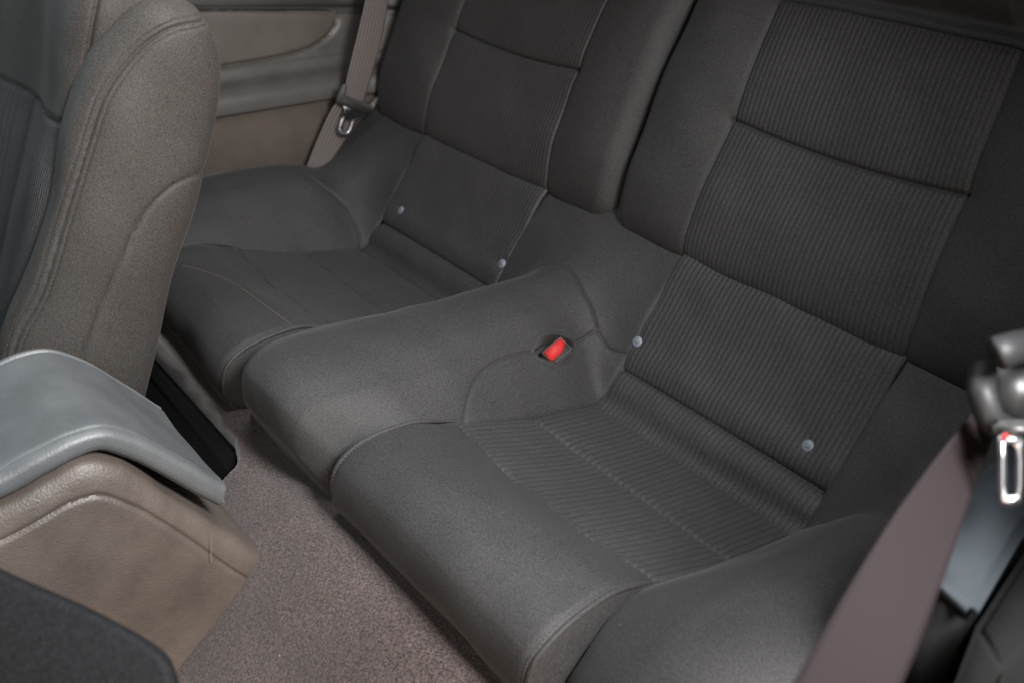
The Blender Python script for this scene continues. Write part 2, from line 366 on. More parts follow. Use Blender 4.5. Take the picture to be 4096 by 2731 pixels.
def ribbon_mesh(name, L, Rr, thick=.0014, n=60, m_=12, sag=0.0):
    """flat strap between a left and a right edge curve"""
    L, Rr = resample(L, n), resample(Rr, n)
    t = np.linspace(0, 1, m_)[None, :, None]; P = L[:, None] * (1 - t) + Rr[:, None] * t
    du = np.gradient(P, axis=1); dv = np.gradient(P, axis=0); N = np.cross(du, dv); N /= np.linalg.norm(N, axis=-1, keepdims=True) + 1e-12
    P = P + N * (sag * 4 * t * (1 - t))
    wid = .048; vlen = np.concatenate([[0], np.cumsum(np.linalg.norm(np.diff(L, axis=0), axis=-1))])
    A, B = (P + N*thick/2), (P - N*thick/2); uv = np.stack([np.broadcast_to(t[..., 0]*wid, P.shape[:2]), np.broadcast_to(vlen[:, None], P.shape[:2])], -1)
    V = np.concatenate([A.reshape(-1, 3), B.reshape(-1, 3)]); UV = np.concatenate([uv.reshape(-1, 2)]*2)
    idx = np.arange(n*m_).reshape(n, m_); o = n*m_
    F = [np.stack([idx[:-1, :-1], idx[:-1, 1:], idx[1:, 1:], idx[1:, :-1]], -1).reshape(-1, 4)]
    F.append(F[0][:, ::-1] + o)
    for c in (0, m_-1):
        a = idx[:, c]; q = np.stack([a[:-1], a[1:], a[1:]+o, a[:-1]+o], -1); F.append(q if c == 0 else q[:, ::-1])
    for c in (0, n-1):
        a = idx[c]; q = np.stack([a[:-1], a[1:], a[1:]+o, a[:-1]+o], -1); F.append(q[:, ::-1] if c == 0 else q)
    return mesh_np(name, V, np.concatenate(F), UV)
def loft(rings, cap=True):
    """bmesh through closed rings of equal count"""
    bm = bmesh.new(); vs = [[bm.verts.new(p) for p in r] for r in rings]; k = len(rings[0])
    for i in range(len(rings)-1):
        for j in range(k): j2 = (j+1) % k; bm.faces.new((vs[i][j], vs[i][j2], vs[i+1][j2], vs[i+1][j]))
    if cap: bm.faces.new(vs[0]); bm.faces.new(vs[-1])
    return bm
def prism(outline, origin, ax, ay, th, bev=.0006, hole=None):
    """plate with a 2D outline in the (ax, ay) frame, thickness th, edges eased"""
    ax, ay = Vector(ax).normalized(), Vector(ay); ay = (ay - ax * ay.dot(ax)).normalized(); az = ax.cross(ay); o = Vector(origin)
    bm = bmesh.new()
    f = lambda x, y, z: o + ax*x + ay*y + az*z
    if hole is None:
        top = [bm.verts.new(f(x, y, th/2)) for x, y in outline]; bot = [bm.verts.new(f(x, y, -th/2)) for x, y in outline]
        bm.faces.new(top); bm.faces.new(bot[::-1]); n = len(outline)
        for i in range(n): bm.faces.new((top[i], bot[i], bot[(i+1) % n], top[(i+1) % n]))
    else:
        n = len(outline); assert len(hole) == n
        T = [bm.verts.new(f(x, y, th/2)) for x, y in outline]; B = [bm.verts.new(f(x, y, -th/2)) for x, y in outline]
        t = [bm.verts.new(f(x, y, th/2)) for x, y in hole]; b = [bm.verts.new(f(x, y, -th/2)) for x, y in hole]
        for i in range(n):
            j = (i+1) % n
            bm.faces.new((T[i], T[j], t[j], t[i])); bm.faces.new((B[j], B[i], b[i], b[j])); bm.faces.new((T[j], T[i], B[i], B[j])); bm.faces.new((t[i], t[j], b[j], b[i]))
    bmesh.ops.recalc_face_normals(bm, faces=bm.faces)
    if bev: bmesh.ops.bevel(bm, geom=[e for e in bm.edges if len(e.link_faces) == 2 and e.calc_face_angle() > .6], offset=bev, segments=2, affect='EDGES')
    return bm
lin = np.linspace
def stitches(surf, uv, parent, pitch=.0042, ln=.0027, wd=.00055, mat=None, lift=.0004):
    """a row of thread stitches lying on a displaced surface along a (U, V) path"""
    from mathutils import kdtree
    Q = surf.curve(uv, 1200); PP = (surf.P + surf.N * surf.D[..., None]).reshape(-1, 3); NN = surf.N.reshape(-1, 3)
    stitch_rows(Q, PP, NN, parent, pitch, ln, wd, mat, lift)
def stitch_rows(Q, PP, NN, parent, pitch=.0042, ln=.0027, wd=.00055, mat=None, lift=.0004):
    L = np.concatenate([[0], np.cumsum(np.linalg.norm(np.diff(Q, axis=0), axis=1))]); bm = bmesh.new()
    for d in np.arange(pitch, L[-1], pitch):
        p = np.array([np.interp(d, L, Q[:, k]) for k in range(3)]); p2 = np.array([np.interp(d + 1e-3, L, Q[:, k]) for k in range(3)])
        i = np.argmin(((PP - p)**2).sum(1)); n = Vector(NN[i]); c = Vector(p) + n * ((Vector(PP[i]) - Vector(p)).dot(n) + lift)
        t = Vector(p2 - p); t = (t - n * t.dot(n)).normalized(); t = (Matrix.Rotation(.18, 3, n) @ t); w = n.cross(t)
        q = [bm.verts.new(c + t*a*ln/2 + w*b*wd/2 + n*h) for h, k in ((-.0003, 1), (.00025, .6)) for a, b in ((-k, -k), (k, -k), (k, k), (-k, k))]
        for f in ((4,5,6,7), (0,1,5,4), (1,2,6,5), (2,3,7,6), (3,0,4,7)): bm.faces.new([q[i_] for i_ in f])
    o = bm_obj('stitching', bm, mat or M['thread'], parent, smooth=False); o['kind'] = 'stuff'; return o

# ------------------------------------------------------------------ floor
def floor_fn(U, V):
    x, y = U, V; a = np.abs(x)
    tun = sm(-.040, -.028, x) * (1 - sm(.10, .26, x))
    z = -.52 + .215 * tun
    led = sm(-.536, -.527, y + .003 * np.cos(x * 9))
    near = sm(-.038, -.028, x + .05 * sm(-.560, -.527, y) ** 2)
    z = z + (-.245 - z) * led
    d = -.548 - y; s_ = (d + np.sqrt(d * d + .0007)) / 2
    z = z + near * (np.maximum(-.240 - 1.15 * s_, -.50) - z)
    z += .004 * np.sin(9*x + 4*y) * np.sin(11*y - 3*x)
    return np.stack([x, y, z], -1)
S = Surf(floor_fn, np.unique(np.concatenate([lin(-.68, -.10, 90), lin(-.10, -.02, 50), lin(-.02, .72, 150)])), np.unique(np.concatenate([lin(-1.5, -.56, 130), lin(-.56, -.51, 36), lin(-.51, -.30, 50)]))); S.noise(.0006, 18)
fl = S.part('floor', None, M['carpet'], None); tag(fl, kind='structure'); fl['label'] = 'dark brown carpeted floor with raised centre tunnel in front of the rear seat'

def slab(name, c, size, rot, mat, label):
    bm = bmesh.new(); bmesh.ops.create_cube(bm, size=1, matrix=Matrix.Translation(c) @ Matrix.Rotation(rot, 4, 'X') @ Matrix.Diagonal((*size, 1)))
    bmesh.ops.bevel(bm, geom=bm.edges[:], offset=.01, segments=2, affect='EDGES')
    o = bm_obj(name, bm, mat, None, smooth=False); tag(o, kind='structure'); o['label'] = label
slab('shade_roof', (0, .24, .695), (1.72, 1.22, .03), -.06, M['shade_roof'], 'unseen pale roof lining added to shade the rear seat backs')  # unseen roof slab, added to keep top light off the seat backs
for sx in (1, -1):
    slab('shade_pillar', (sx * .835, .22, .35), (.05, 1.16, .66), 0, M['darktrim'], 'unseen dark pillar slab added to shade the right-hand rear seat' if sx > 0 else 'unseen dark pillar slab added to shade the left-hand rear seat')  # unseen side slabs, added to block lamp light from the seat backs
# ------------------------------------------------------------------ rear seat cushion
cush = thing('rear_seat_cushion', 'dark grey cloth rear bench cushion with two ribbed bucket seats and a raised padded centre', 'rear seat cushion', (0, -.3, -.33))
NR = 45
vs_seat = np.unique(np.concatenate([lin(0, 1.6, 12), lin(1.6, 7, 190), lin(7, 10.5, 60), lin(10.5, 13, 22)]))
for k in (4, 5, 6, 7): vs_seat = np.unique(np.concatenate([vs_seat, [k], k + np.array([-.06, -.03, -.015, .015, .03, .06])]))
us_seat = lin(0, 1, NR * 8 + 1)
vs_nose = np.unique(np.concatenate([lin(6.94, 10.5, 110), lin(10.5, 13, 30)])); us_nose = lin(0, 1, 130)
def cap_outline(r, n=18): return [(r*math.cos(2*math.pi*i/n), r*math.sin(2*math.pi*i/n)) for i in range(n)]
def make_cap(surf, u, v, side):
    """snap cap with a small raised child-seat mark"""
    p = surf.fn(np.array([[u]]), np.array([[v]]))[0, 0]; e = 1e-3
    du = surf.fn(np.array([[u+e]]), np.array([[v]]))[0, 0] - p; dv = surf.fn(np.array([[u]]), np.array([[v+e*10]]))[0, 0] - p
    n = Vector(np.cross(du, dv)).normalized()
    if n.dot(CAM - Vector(p)) < 0: n = -n
    P = Vector(p) - n * .0014
    ax = (RIGHT - n * RIGHT.dot(n)).normalized(); ay = n.cross(ax)
    rings = []
    for rr, h in ((.0072, -.003), (.0074, .0005), (.0072, .0016), (.0060, .0026), (.0040, .0031), (.0018, .0033)):
        rings.append([P + ax*math.cos(t)*rr + ay*math.sin(t)*rr + n*h for t in lin(0, 2*math.pi, 24, endpoint=False)])
    c = bm_obj('snap_cap', loft(rings), M['cap'], cush)
    bm = bmesh.new()
    def bar(x0, y0, x1, y1, w):
        a = P + ax*x0 + ay*y0 + n*.0030; b = P + ax*x1 + ay*y1 + n*.0030; t = (b-a).normalized(); s_ = n.cross(t) * w
        q = [bm.verts.new(v_ + n*h) for h in (0, .0008) for v_ in (a-s_, a+s_, b+s_, b-s_)]
        for f in ((4,5,6,7), (0,1,5,4), (1,2,6,5), (2,3,7,6), (3,0,4,7)): bm.faces.new([q[i] for i in f])
    bar(-.0010, .0026, .0006, .0026, .0008); bar(-.0022, .0012, .0002, -.0014, .0004); bar(.0000, -.0014, .0030, -.0020, .0004); bar(-.0028, -.0004, -.0006, -.0030, .0004); bar(-.0006, -.0030, .0022, -.0034, .0003)
    bm_obj('child_seat_mark', bm, M['capmark'], c, smooth=False)
for side in (1, -1):
    fn = lambda U, V, side=side: seat_fn(U, V, side)
    flip = side < 0
    S = Surf(fn, us_seat, vs_seat[vs_seat <= 7.0001], flip=not flip)
    for v, d2, w2 in ((4, .0045, .010), (5, .004, .012), (6, .0022, .008)):
        S.seam([(0, v), (.5, v), (1, v)], .0028, .0022, d2, w2)
    S.seam([(0, 7), (.5, 7), (1, 7)], .0015, .002, .0015, .009)
    for u in (0, 1): S.seam([(u, a) for a in (1, 2, 3, 4, 5, 6, 7)], .0018, .0025, .002, .006)
    # padded strip below the shell fold, heavier fold toward the door side
    S.bump(lambda U, V: .0045 * np.exp(-((V - 4.42) / .28)**2) * (.6 + .6 * U) - .004 * np.exp(-((V - 4.03) / .10)**2) * U + .003 * np.exp(-((V - 3.7) / .2)**2))
    S.noise(.0007, 30)
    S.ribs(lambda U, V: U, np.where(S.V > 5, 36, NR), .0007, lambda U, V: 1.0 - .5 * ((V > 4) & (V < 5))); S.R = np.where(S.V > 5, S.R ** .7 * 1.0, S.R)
    for cu, cv in (((.015, 3.50), (.855, 3.58)) if side > 0 else ((.03, 3.50), (.88, 3.58))):
        pc = S.fn(np.array([[cu]]), np.array([[cv]]))[0, 0]; S.D -= .0026 * np.exp(-(np.linalg.norm(S.P - pc, axis=-1) / .0105)**2)
    m_ = M['rib']
    S.part('shell_insert', lambda U, V: V < 4, m_, cush); S.part('lower_insert', lambda U, V: (V > 4) & (V < 5), m_, cush)
    S.part('seat_rear_strip', lambda U, V: (V > 5) & (V < 6), m_, cush); S.part('seat_front_strip', lambda U, V: V > 6, m_, cush)
    make_cap(S, .015 if side > 0 else .03, 3.50, side); make_cap(S, .855 if side > 0 else .88, 3.58, side)
    N = Surf(fn, us_nose, vs_nose, flip=not flip)
    N.seam([(0, 7), (.5, 7), (1, 7)], .0022, .002, .0012, .008)
    N.noise(.0011, 22)
    for u in (0, 1):
        N.seam([(u, a) for a in lin(7, 12.8, 12)], .0008, .0015, .0015, .006)
        q = .017 if u == 0 else .983
        N.seam([(q, a) for a in lin(7.2, 12.8, 14)], .0012, .0011, .0, .006, n=900)
    N.part('seat_nose', None, M['cloth'], cush)
    for q in (.011, .989): stitches(N, [(q, a) for a in lin(7.1, 11.5, 16)], cush, wd=.0006)
    # piping and the boxing strip behind it
    for u in (0, 1):
        vv = lin(7.0, 12.6, 60); E = fn(np.full((1, 60), float(u)), vv[None])[0]; off = side * (-1 if u == 0 else 1)
        cen = np.array([0, -.38, -.29]); rows = []
        ks = (0, .03, .08, .2, .45, .8)
        for k, dx in zip(ks, (0, .0015, .003, .007, .016, .026)):
            q = E.copy(); q[:, 1:] += (cen[1:] - q[:, 1:]) * k * sm(0, .12, lin(0, 1, 60))[:, None] * 1.0; q[:, 2] -= k * .01
            q[:, 0] += off * dx + off * .0012 * np.sin(lin(0, 40, 60) + k * 9) * (k > .1); rows.append(q)
        Pn = np.array(rows); nr = len(rows); idx = np.arange(nr*60).reshape(nr, 60)
        F = np.stack([idx[:-1, :-1], idx[:-1, 1:], idx[1:, 1:], idx[1:, :-1]], -1).reshape(-1, 4)
        uvm = np.stack(np.broadcast_arrays(lin(0, .3, 60)[None], lin(0, .1, nr)[:, None]), -1).reshape(-1, 2)
        link('boxing_strip', mesh_np('boxing_strip', Pn.reshape(-1, 3), F, uvm), M['cloth'], cush)
        pts = [Vector((p[0] + off * .0008, p[1], p[2] + .0004)) for p in E[1:]]
        link('piping', tube_mesh('piping', pts, .0028, 10, lambda t: min(1, t*9 + .3)), M['piping'], cush)

us_r = np.unique(np.concatenate([lin(-1, .35, 100), lin(.35, .85, 90), lin(.85, 1, 14)])); vs_r = np.unique(np.concatenate([lin(0, 2, 24), lin(2, 3.9, 64), lin(3.9, 5.5, 130), lin(5.5, 11, 180), lin(11, 13, 30)]))
R_ = Surf(ridge_fn, us_r, vs_r, flip=True)
ARC = [(-.99, 2.75), (-.86, 2.95), (-.65, 3.12), (-.47, 3.12), (-.33, 3.18), (-.12, 3.10), (0, 3.05), (.12, 3.10), (.327, 3.18), (.467, 3.12), (.603, 3.15)]
R_.seam(ARC, .0018, .0018, .0012, .008)
BP1 = [(.93, 2.78), (.78, 2.98), (.62, 3.20), (.595, 3.55), (.600, 4.05)]
BP2 = [(.595, 5.20), (.585, 5.6), (.607, 6.0), (.67, 6.35), (.756, 6.60), (.85, 6.80), (.94, 6.98)]
for b in (BP1, BP2): R_.seam(b, .0018, .0018, .0015, .008)
P_slot = R_.fn(np.array([[.615]]), np.array([[4.66]]))[0, 0]
# eye-shaped opening for the buckle: local frame on the ridge flank
e = 1e-3; tu = R_.fn(np.array([[.62]]), np.array([[4.66]]))[0, 0] - P_slot; tv = R_.fn(np.array([[.615]]), np.array([[4.76]]))[0, 0] - P_slot
tv /= np.linalg.norm(tv); tu -= tv * tu.dot(tv); tu /= np.linalg.norm(tu)
def eye(P):
    d = P - P_slot; a = d @ tv / .037; b = d @ tu / .0185
    half = np.clip(1 - a*a, 0, 1)
    return np.where(np.abs(a) < 1, np.abs(b) - half, np.abs(a) + np.abs(b) - 1 + 1)
EY = eye(R_.P); near = np.linalg.norm(R_.P - P_slot, axis=-1) < .06
for off_, dep in ((0.16, .0012), (0.34, .0010)):
    R_.D -= dep * np.exp(-((EY - off_) / .055)**2) * near
R_.D += .0012 * np.exp(-((EY - .10) / .06)**2) * near
R_.D -= .026 * sm(.02, -.30, EY) * near
hole = lambda U, V: (eye(R_.fn(U, V)) < 0) & (np.linalg.norm(R_.fn(U, V) - P_slot, axis=-1) < .06)
for u in (-.985, .985): R_.seam([(u, a) for a in (1, 2, 3, 4, 5, 6, 7)], .002, .003, .002, .006)
R_.noise(.0009, 24)
arc_v = lambda U: np.interp(U, [a[0] for a in ARC] + [1.01], [a[1] for a in ARC] + [2.7])
bpU = np.array([2.7, 2.98, 3.2, 4.05, 5.2, 6.0, 6.35, 6.6, 6.8, 6.98, 7.0]); bpW = np.array([1.0, .78, .62, .60, .595, .607, .67, .756, .85, .94, 1.1])
inbp = lambda U, V: (U > np.interp(V, bpU, bpW)) & (V > 2.7) & (V < 7.0)
R_.part('centre_backrest_panel', lambda U, V: (V < arc_v(U)) & ~inbp(U, V), M['cloth'], cush)
R_.part('buckle_pocket', hole, M['piping'], cush)
R_.part('buckle_panel', lambda U, V: inbp(U, V) & ~hole(U, V), M['cloth'], cush)
R_.part('centre_bolster', lambda U, V: (V >= arc_v(U)) & ~inbp(U, V) & ~hole(U, V), M['cloth'], cush)
nrm = np.cross(tv, tu); nrm = nrm if nrm @ (np.array(CAM) - P_slot) > 0 else -nrm

us_o = lin(0, 1, 90); vs_o = np.unique(np.concatenate([lin(0, 2, 24), lin(2, 11, 260), lin(11, 13, 30)]))
OARC = [(0.0, 4.0), (.10, 3.78), (.22, 3.58), (.38, 3.43), (.48, 3.50), (.56, 3.85), (.66, 4.02), (.8, 4.05), (1.0, 3.9)]
oarc_v = lambda U: np.interp(U, [a[0] for a in OARC], [a[1] for a in OARC])
for side in (1, -1):
    fn = lambda U, V, side=side: outer_fn(U, V, side)
    S = Surf(fn, us_o, vs_o, flip=side > 0)
    S.seam(OARC, .0018, .0018, .0014, .009)
    S.seam([(0.0, a) for a in (1, 2, 3, 4, 5, 6, 7)], .002, .003, .002, .006)
    S.noise(.0012, 22)
    S.part('outer_bolster', lambda U, V: V >= oarc_v(U), M['cloth'], cush)
    S.part('outer_wing', lambda U, V: V < oarc_v(U), M['cloth'], cush)

# ------------------------------------------------------------------ seat backs
def us3(n0, n2): return np.unique(np.concatenate([lin(0, 1, n0), lin(1, 2, NR * 8 + 1), lin(2, 3, n2)]))
vb = lin(0, 13, 260)
for k in (6, 9): vb = np.unique(np.concatenate([vb, [k], k + np.array([-.05, -.025, -.012, .012, .025, .05])]))
for side, lab in ((1, 'right-hand rear seat back with ribbed centre panel, its top seam in view'), (-1, 'left-hand rear seat back with ribbed centre panel, behind the hanging far seat belt')):
    bk = thing('rear_seat_back', lab, 'seat back', (side * .32, .02, 0), 'rear seat backs')
    fn = lambda U, V, side=side: back_fn(U, V, side)
    S = Surf(fn, us3(70, 80), vb, flip=side < 0)
    for u in (1, 2): S.seam([(u, a) for a in lin(0, 13, 16)], .0022, .0022, .0028, .010)
    S.seam([(1, 6), (1.3, 6), (1.7, 6), (2, 6)], .0038, .0024, .006, .013)
    S.seam([(1, 9), (1.3, 9), (1.7, 9), (2, 9)], .006, .004, .006, .012)
    S.noise(.0012, 20)
    S.ribs(lambda U, V: U, NR, .0006, lambda U, V: ((U >= 1) & (U <= 2) & (V < 9)) * 1.0)
    S.part('side_panel', lambda U, V: U < 1, M['cloth'], bk)
    S.part('side_panel', lambda U, V: U > 2, M['cloth'], bk)
    S.part('lower_insert', lambda U, V: (U > 1) & (U < 2) & (V < 6), M['rib'], bk)
    S.part('upper_insert', lambda U, V: (U > 1) & (U < 2) & (V > 6) & (V < 9), M['rib'], bk)
    S.part('shoulder_panel', lambda U, V: (U > 1) & (U < 2) & (V > 9), M['cloth'], bk)
# board behind the seat backs
bm = bmesh.new(); bmesh.ops.create_cube(bm, size=1, matrix=Matrix.Translation((0, .22, .22)) @ Matrix.Rotation(-.3, 4, 'X') @ Matrix.Diagonal((1.5, .02, .62, 1)))
bb = bm_obj('bulkhead', bm, M['darktrim'], None, smooth=False); tag(bb, kind='structure'); bb['label'] = 'dark board behind the rear seat backs'

# ------------------------------------------------------------------ seat belt buckle in the centre pocket
bc = Vector(P_slot) + Vector(nrm) * (-.004) + Vector(tv) * (-.000)
N_ = Vector((.55, -.40, .73)).normalized()
La = RIGHT * 31 - DOWN * 29; La = (La - N_ * La.dot(N_)).normalized(); Wa = N_.cross(La).normalized()
if Wa.dot(RIGHT) < 0: Wa = -Wa
buck = thing('seat_belt_buckle', 'black seat belt buckle with red release button in the pocket beside the right-hand seat', 'belt buckle', tuple(bc - N_ * .02))
def box_on(c, ax, ay, az, sx, sy, sz, bev=.0012, seg=3):
    bm = bmesh.new(); m = Matrix((ax, ay, az)).transposed().to_4x4(); m.translation = c
    bmesh.ops.create_cube(bm, size=1, matrix=m @ Matrix.Diagonal((sx, sy, sz, 1)))
    if bev: bmesh.ops.bevel(bm, geom=bm.edges[:], offset=bev, segments=seg, affect='EDGES')
    return bm
bm_obj('housing', box_on(bc + Wa*.0045 - N_*.0145, La, Wa, N_, .036, .026, .030, .0030), M['buckle'], buck)
rimo = [(-.0172, -.0115), (.0172, -.0115), (.0172, .0115), (-.0172, .0115)]; rimi = [(-.0156, -.0098), (.0156, -.0098), (.0156, .0098), (-.0156, .0098)]
bm_obj('rim', prism(rimo, bc + Wa*.0045 + N_*.0008, La, Wa, .003, .0005, rimi), M['buckle'], buck)
rb = bm_obj('release_button', prism([(-.0150, -.0085), (.0150, -.0085), (.0150, .0010), (.004, .0058), (-.0150, .0078)], bc + Wa*.0030 + N_*.0022, La, Wa, .006, .0012), M['red'], buck)
tc = bpy.data.curves.new('letters', 'FONT'); tc.body = 'PRESS'; tc.size = .0062; tc.extrude = .0002; tc.align_x = 'CENTER'; tc.align_y = 'CENTER'
to = bpy.data.objects.new('letters', tc); COL.objects.link(to); dg = bpy.context.evaluated_depsgraph_get(); dg.update()
tm = bpy.data.meshes.new_from_object(to.evaluated_get(dg)); bpy.data.objects.remove(to)
mm = Matrix((La, N_.cross(La), N_)).transposed().to_4x4(); mm.translation = bc + Wa*.0020 + N_*.0055; tm.transform(mm)
link('lettering', tm, M['redmark'], rb)

# ------------------------------------------------------------------ far side trim
PAN = np.array([(-.735,.46),(-.722,.26),(-.712,.172),(-.702,.157),(-.698,.11),(-.694,.069),(-.690,.060),(-.682,.046),(-.664,.036),(-.652,.020),(-.649,.002),(-.650,-.003),(-.658,-.008),(-.662,-.06),(-.668,-.13),(-.675,-.30)])
def panel_fn(U, V, side=-1):
    xz = pchip(PAN, V.ravel()).reshape(V.shape + (2,)); x, z = xz[..., 0].copy(), xz[..., 1].copy()
    z += .085 * (U + .27) * sm(3.5, 5.5, V) * (1 - sm(12, 14, V))
    x += .05 * sm(-.10, .12, U) ** 2 * 1.0
    return np.stack([x * (-side), U, z], -1)
us_p = lin(-.95, .12, 260); vs_p = np.unique(np.concatenate([lin(0, 3, 40), lin(3, 12, 170), lin(12, 15, 50)]))
S = Surf(panel_fn, us_p, vs_p, flip=True)
dpts = [(-.95, .155), (-.5, .157), (-.29, .158), (-.15, .155), (-.075, .153), (-.052, .140), (-.060, .122), (-.093, .099), (-.152, .083), (-.272, .068), (-.5, .050), (-.95, .02)]
yz = resample(dpts, 500); Q = np.stack([np.full(500, -.699), yz[:, 0], yz[:, 1]], -1)
def pdist(S, Q): PP = S.P.copy(); q = Q.copy(); PP[..., 0] = 0; q[:, 0] = 0; return poly_dist(PP.reshape(-1, 3), q).reshape(S.U.shape)
d = pdist(S, Q); S.D += -.004 * np.exp(-(d / .0025)**2) - .002 * np.exp(-d / .006)
v_gap = 11.35
S.D += -.006 * np.exp(-((S.V - v_gap) / .16)**2)
S.D += -.010 * (S.V < 2.9) * sm(-.045, -.055, S.U) * 0
def in_d(U, V):
    P = panel_fn(U, V); y, z = P[..., 1], P[..., 2]
    top = .1555; order = yz[(yz[:, 0] < -.053)]; low = yz[np.argmax(yz[:, 0]):]; lz = np.interp(y, low[::-1, 0], low[::-1, 1])
    return (z < top) & (z > lz) & (y < -.053)
far = thing('far_side_trim', 'dark grained plastic trim wall with an oval cloth inlay and armrest ledge beside the left-hand rear seat', 'side trim panel', (-.68, -.2, -.2))
S.part('inlay', in_d, M['insert'], far)
S.part('upper_trim', lambda U, V: (V < 3.2) & ~in_d(U, V), M['darktrim'], far)
S.part('armrest_ledge', lambda U, V: (V >= 3.2) & (V < v_gap) & ~in_d(U, V), M['ledge'], far)
S.part('lower_trim', lambda U, V: V >= v_gap, M['panel'], far)

# ------------------------------------------------------------------ far seat belt
fb = thing('seat_belt', 'grey-brown seat belt hanging with its steel tongue beside the left-hand rear seat back', 'seat belt', (-.62, -.1, -.1))
Lf = [(-.60,-.030,.36),(-.60,-.042,.26),(-.601,-.053,.190),(-.602,-.066,.133),(-.602,-.083,.067),(-.603,-.091,.028),(-.606,-.096,.012)]
Rf = [(-.60,.016,.36),(-.60,.004,.26),(-.600,-.008,.190),(-.600,-.018,.130),(-.600,-.032,.078),(-.602,-.050,.018),(-.605,-.054,.002)]
link('upper_webbing', ribbon_mesh('upper_webbing', Lf, Rf, sag=-.001), M['web'], fb)
Lg = [(-.612,-.096,.020),(-.618,-.109,-.004),(-.625,-.130,-.055),(-.628,-.150,-.105),(-.630,-.165,-.14)]
Rg = [(-.608,-.050,.000),(-.612,-.069,-.038),(-.618,-.095,-.080),(-.620,-.118,-.108),(-.622,-.13,-.14)]
link('lower_webbing', ribbon_mesh('lower_webbing', Lg, Rg), M['web'], fb)
ax = Vector((.03, .936, -.35)); ay = Vector((.05, .28, .95)); mm_ = lambda L_: [(a/1000, b/1000) for a, b in L_]
o_ = (-.598, -.068, .016)
bm_obj('tongue_cover', prism(mm_([(-39,-6),(-35,-11),(33,-11),(38,-5),(39,20),(36,24),(32,22),(30,9),(26,6),(-26,6),(-29,9),(-30,24),(-34,26),(-38,22)]), o_, ax, ay, .011, .0022), M['buckle'], fb)
ayb = Vector((.02, .30, .95))
n_out = [(-24,-9),(-18,-16),(-18,-34),(-18,-52),(-12,-61),(-3,-62),(6,-61),(12,-52),(13,-34),(17,-20),(26,-13),(30,-9)]
n_in = [(-8,-31),(-8,-32),(-8,-38),(-8,-50),(-7,-53),(-3,-53),(3,-53),(4,-50),(4,-38),(4,-32),(3,-31),(-2,-31)]
bm_obj('tongue_blade', prism(mm_(n_out), o_, ax, ayb, .0026, .0006, mm_(n_in)), M['steel'], fb)

# ------------------------------------------------------------------ far front seat
FRt = np.array([(-.82,-.34),(-.782,-.20),(-.758,-.126),(-.725,-.060),(-.685,.033),(-.664,.113),(-.648,.160),(-.627,.203),(-.600,.238),(-.572,.256),(-.545,.262)])
RRt = np.array([(-.64,-.40),(-.612,-.27),(-.590,-.185),(-.566,-.095),(-.532,.000),(-.504,.085),(-.493,.140),(-.489,.185),(-.496,.222),(-.512,.248),(-.535,.261)])
def lobe_fn(cx, ht, sgn=1):
    def fn(U, V):
        f = pchip(FRt, V.ravel()).reshape(V.shape + (2,)); r = pchip(RRt, V.ravel()).reshape(V.shape + (2,))
        c = (f + r) / 2; h = (r - f) / 2; a = 2 * np.pi * U
        # slimmer toward the front edge
        cs, sn = np.cos(a), np.sin(a)
        k = np.sign(cs) * np.abs(cs) ** .72; j = np.sign(sn) * np.abs(sn) ** .62
        th = ht * (1 - .28 * (k < 0) * k * k) * (1 - .55 * sm(8.0, 10.0, V))
        yz = c + h * k[..., None]
        return np.stack([cx + sgn * th * j, yz[..., 0], yz[..., 1]], -1)
    return fn
fs = thing('front_seat', 'left-hand front seat with grey cloth backrest, its padded side bolster turned to the viewer', 'front seat', (-.35, -.75, -.4))
ua = lin(0, 1, 321); va = lin(0, 10, 330)
S = Surf(lobe_fn(-.205, .048), ua, va, orient='out')
FSEAM = np.array([(-.764,-.175),(-.745,-.115),(-.713,-.060),(-.679,.024),(-.645,.117),(-.628,.158),(-.603,.194),(-.578,.218),(-.549,.233),(-.512,.238)])
q = resample(FSEAM, 300); d2 = np.hypot(S.P[..., 1][..., None] - q[:, 0], S.P[..., 2][..., None] - q[:, 1]).min(-1); on = (S.U < .5)
S.D += (-.0020 * np.exp(-(d2 / .0022)**2) - .0012 * np.exp(-((d2 - .006) / .0014)**2) - .002 * np.exp(-d2 / .008)) * on
PSEAM = np.array([(-.684,-.20),(-.681,-.149),(-.665,-.105),(-.636,-.044),(-.607,.010),(-.580,.043),(-.549,.060),(-.520,.062),(-.495,.062)])
q2 = resample(PSEAM, 300); d3 = np.hypot(S.P[..., 1][..., None] - q2[:, 0], S.P[..., 2][..., None] - q2[:, 1]).min(-1)
S.D += (-.0022 * np.exp(-(d3 / .0020)**2) - .0015 * np.exp(-d3 / .008)) * on
S.noise(.0014, 18)
def front_of(U, V):
    P = S.fn(U, V); z = P[..., 2]; y = P[..., 1]
    lim = np.interp(z, FSEAM[:, 1], FSEAM[:, 0]); return ((U < .5) & ((y < lim) | (z > .238))) | ((U >= .5) & (U < .75))
def pocket(U, V):
    P = S.fn(U, V); z = P[..., 2]; y = P[..., 1]; lim = np.interp(z, PSEAM[:, 1], PSEAM[:, 0]); return (U < .5) & (z < .062) & (y > lim)
S.part('bolster_front', front_of, M['cloth_front'], fs)
msk = (S.U < .5).ravel() & (S.N.reshape(-1, 3)[:, 0] > .1); PPf = (S.P + S.N * S.D[..., None]).reshape(-1, 3)[msk]; NNf = S.N.reshape(-1, 3)[msk]
